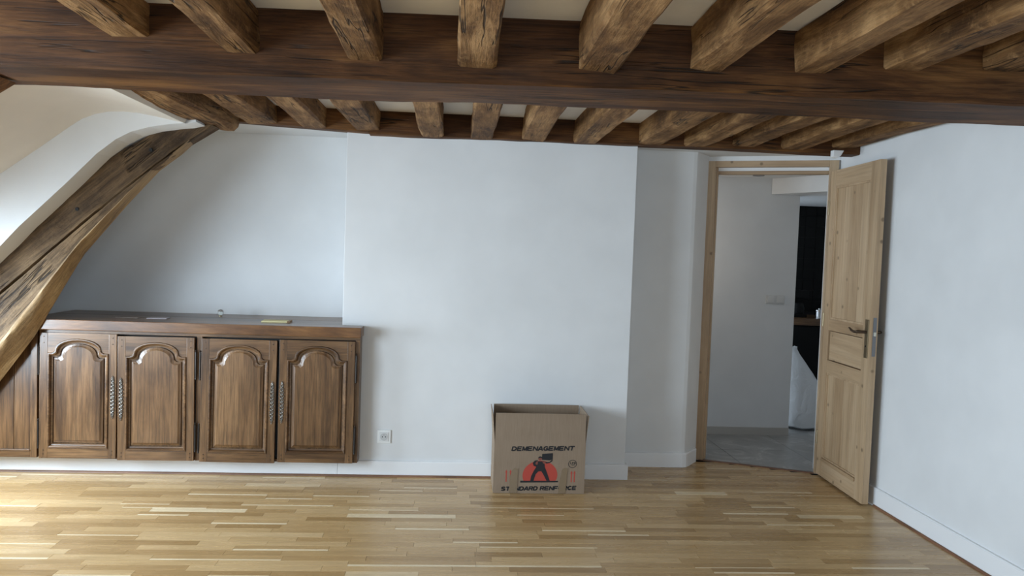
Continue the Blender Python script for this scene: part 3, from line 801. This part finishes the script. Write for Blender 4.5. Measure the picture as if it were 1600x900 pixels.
def text(body, cx0, cx1, cybase, cyh, name, mat, shear=.28, off=.012, bold=0):
    cu = bpy.data.curves.new('t', 'FONT'); cu.body = body; cu.size = 1; cu.shear = shear; cu.offset = off; cu.extrude = 0; cu.space_character = 1.10
    ob = bpy.data.objects.new('t', cu); col.objects.link(ob)
    dg = bpy.context.evaluated_depsgraph_get(); me = bpy.data.meshes.new_from_object(ob.evaluated_get(dg))
    bpy.data.objects.remove(ob); bpy.data.curves.remove(cu)
    xs = [v.co.x for v in me.vertices]; ys = [v.co.y for v in me.vertices]
    x0, x1, ya, yb = min(xs), max(xs), min(ys), max(ys)
    fx0, fz0 = F(cx0, cybase); fx1, _ = F(cx1, cybase)
    for v in me.vertices:
        v.co = (fx0+(v.co.x-x0)/(x1-x0)*(fx1-fx0), -.0006, fz0+(v.co.y-ya)/(yb-ya)*cyh*K)
    if bold:
        bm = bmesh.new()
        for k in range(3):
            n0 = len(bm.verts); bm.from_mesh(me); bm.verts.ensure_lookup_table()
            for v in bm.verts[n0:]: v.co.x += (k-1)*bold; v.co.y -= k*.00005
        bm.to_mesh(me); bm.free()
    me.name = name; me.materials.clear(); me.materials.append(mat)
    return link(name, me, bx)
def arc(cx, cy, rx, ry, a0, a1, n=10):
    return [(cx+rx*math.cos(R(a0+(a1-a0)*k/n)), cy+ry*math.sin(R(a0+(a1-a0)*k/n))) for k in range(n+1)]
GLYPH = {
 'D': [[(.1, 0), (.1, 1)], [(.1, .9), (.45, .9)] , [(.1, .1), (.45, .1)], arc(.45, .5, .42, .4, -90, 90)],
 'E': [[(.1, 0), (.1, 1)], [(.1, .9), (.92, .9)], [(.1, .5), (.84, .5)], [(.1, .1), (.94, .1)]],
 'M': [[(.1, 0), (.1, 1)], [(.9, 0), (.9, 1)], [(.12, .96), (.5, .1)], [(.88, .96), (.5, .1)]],
 'N': [[(.1, 0), (.1, 1)], [(.9, 0), (.9, 1)], [(.12, .92), (.88, .08)]],
 'A': [[(.05, 0), (.47, 1)], [(.95, 0), (.53, 1)], [(.22, .32), (.78, .32)]],
 'G': [arc(.5, .5, .4, .4, 40, 300, 14), [(.9, .1), (.9, .45)], [(.52, .45), (.96, .45)], [(.68, .12), (.9, .2)]],
 'T': [[(.5, 0), (.5, .9)], [(.02, .9), (.98, .9)]],
 'S': [arc(.48, .72, .36, .19, 20, 250, 10) + arc(.5, .29, .4, .19, 80, -160, 10)],
 'R': [[(.1, 0), (.1, 1)], [(.1, .9), (.55, .9)], [(.1, .48), (.55, .48)], arc(.58, .69, .3, .21, -90, 90), [(.55, .45), (.92, 0)]],
 'F': [[(.1, 0), (.1, 1)], [(.1, .9), (.92, .9)], [(.1, .48), (.82, .48)]],
 'O': [arc(.5, .5, .41, .4, 0, 360, 18)],
 'C': [arc(.52, .5, .41, .4, 45, 315, 14)],
}
def block_text(body, cx0, cx1, cybase, cyh, shear=.22, sw=.30):
    """bold italic print built of strokes; one part per word"""
    n = len(body)-.55*body.count(' '); pitch = (cx1-cx0-shear*cyh)/(n-.08); lw = pitch*.92; xx = cx0
    words = []; cur = MB()
    for i, chr_ in enumerate(body):
        if chr_ == ' ': words.append(cur); cur = MB(); xx += pitch*.45; continue
        for st in GLYPH[chr_]:
            pts = [(xx+u*lw+shear*v*cyh, cybase-v*cyh) for u, v in st]
            pts = [Vector(F(*p)) for p in pts]
            for p, q in zip(pts, pts[1:]):
                d = (q-p).normalized(); h = sw*cyh*K/2; nn = Vector((-d.y, d.x))*h; ex = d*h*(.35 if len(st) > 2 else 0)
                c = [p-ex+nn, q+ex+nn, q+ex-nn, p-ex-nn]
                cur.add([(a.x, -.0006, a.y) for a in c], [(0, 1, 2, 3)])
        xx += pitch
    words.append(cur)
    for w_ in words: w_.build('lettering', M['black'], bx)
block_text('DEMENAGEMENT', 337, 1220, 216, 62)
block_text('STANDARD RENFORCE', 207, 1266, 771, 57)
sun = []
for k in range(41):
    t = math.pi*2*k/41
    px, py = 745+242*math.cos(t), 560-205*math.sin(t)
    sun.append((px, min(py, 638)))
print_poly('red_sun', sun[::-1], M['red'])
print_poly('ground_line', [(475, 658), (1000, 660), (1000, 640), (475, 632)], M['black'], -.0009)
fig = bpy.data.objects.new('mover_emblem', None); fig.empty_display_size = .02; col.objects.link(fig); fig.parent = bx
fig['label'] = 'black printed figure carrying a box in front of a red half sun'
def fp(name, poly, mat, y0=-.0010): o = MB().prism([F(*p) for p in poly], y0, -.0003, 'y').build(name, mat, fig); return o
fp('figure', [(700, 362), (800, 362), (808, 440), (840, 520), (884, 636), (838, 636), (790, 545), (760, 502), (720, 506), (685, 545), (658, 636), (612, 636), (622, 570), (655, 500), (690, 440), (698, 400)], M['black'])
fp('arm', [(705, 348), (668, 352), (638, 385), (652, 425), (690, 440), (700, 415), (676, 400), (684, 378), (712, 372)], M['black'], -.0012)
fp('arm', [(790, 362), (838, 376), (872, 372), (912, 338), (912, 362), (880, 385), (830, 396), (790, 388)], M['black'], -.0012)
fp('forearm', [(690, 366), (712, 364), (706, 412), (680, 404), (680, 384)], M['skinprint'], -.0014)
fp('forearm', [(770, 366), (806, 368), (826, 392), (806, 404), (782, 390)], M['skinprint'], -.0014)
fp('carried_box', [(765, 260), (914, 251), (914, 342), (872, 352), (765, 342)], M['black'], -.0012)
fp('head', [(740+27*math.cos(t*math.pi/8), 324+27*math.sin(t*math.pi/8)) for t in range(16)][::-1], M['skinprint'], -.0013)
fp('cap', [(712, 322), (718, 302), (740, 294), (764, 304), (768, 322), (740, 314)], M['black'], -.0015)
def arrow(cx, cy0, cy1):
    w_ = 11
    print_poly('arrow_mark', [(cx-w_*.7, cy1), (cx+w_*.7, cy1), (cx+w_*.7, cy0+40), (cx+w_*1.5, cy0+40), (cx, cy0), (cx-w_*1.5, cy0+40), (cx-w_*.7, cy0+40)], M['red'])
arrow(278, 475, 645); arrow(335, 475, 645); arrow(1184, 500, 662); arrow(1226, 500, 662)
ringm = MB(); a_ = []; b_ = []
for k in range(36):
    t = 2*math.pi*k/36; a_.append(F(1194+60*math.cos(t), 405+56*math.sin(t))); b_.append(F(1194+52*math.cos(t), 405+48*math.sin(t)))
n = 36; ringm.add([(p[0], -.0005, p[1]) for p in a_]+[(p[0], -.0005, p[1]) for p in b_], [(i, (i+1) % n, (i+1) % n+n, i+n) for i in range(n)])
ringm.build('round_stamp', M['black'], bx)
text('LPB', 1158, 1240, 408, 30, 'lettering', M['black'], .1, .03)
print_poly('stamp_line', [(1180, 424), (1225, 424), (1225, 416), (1180, 416)], M['black'])
# packing tape over the print
def tape_strip(pts):
    MB().prism([F(*p) for p in pts], -.0022, -.0016, 'y').build('tape_strip', M['tape'], bx)
tape_strip([(322, 803), (432, 806), (440, 460), (425, 470), (400, 448), (372, 470), (352, 500), (330, 560)])
tape_strip([(1005, 820), (1108, 822), (1128, 470), (1100, 458), (1062, 470), (1045, 500), (1040, 560), (1020, 640)])
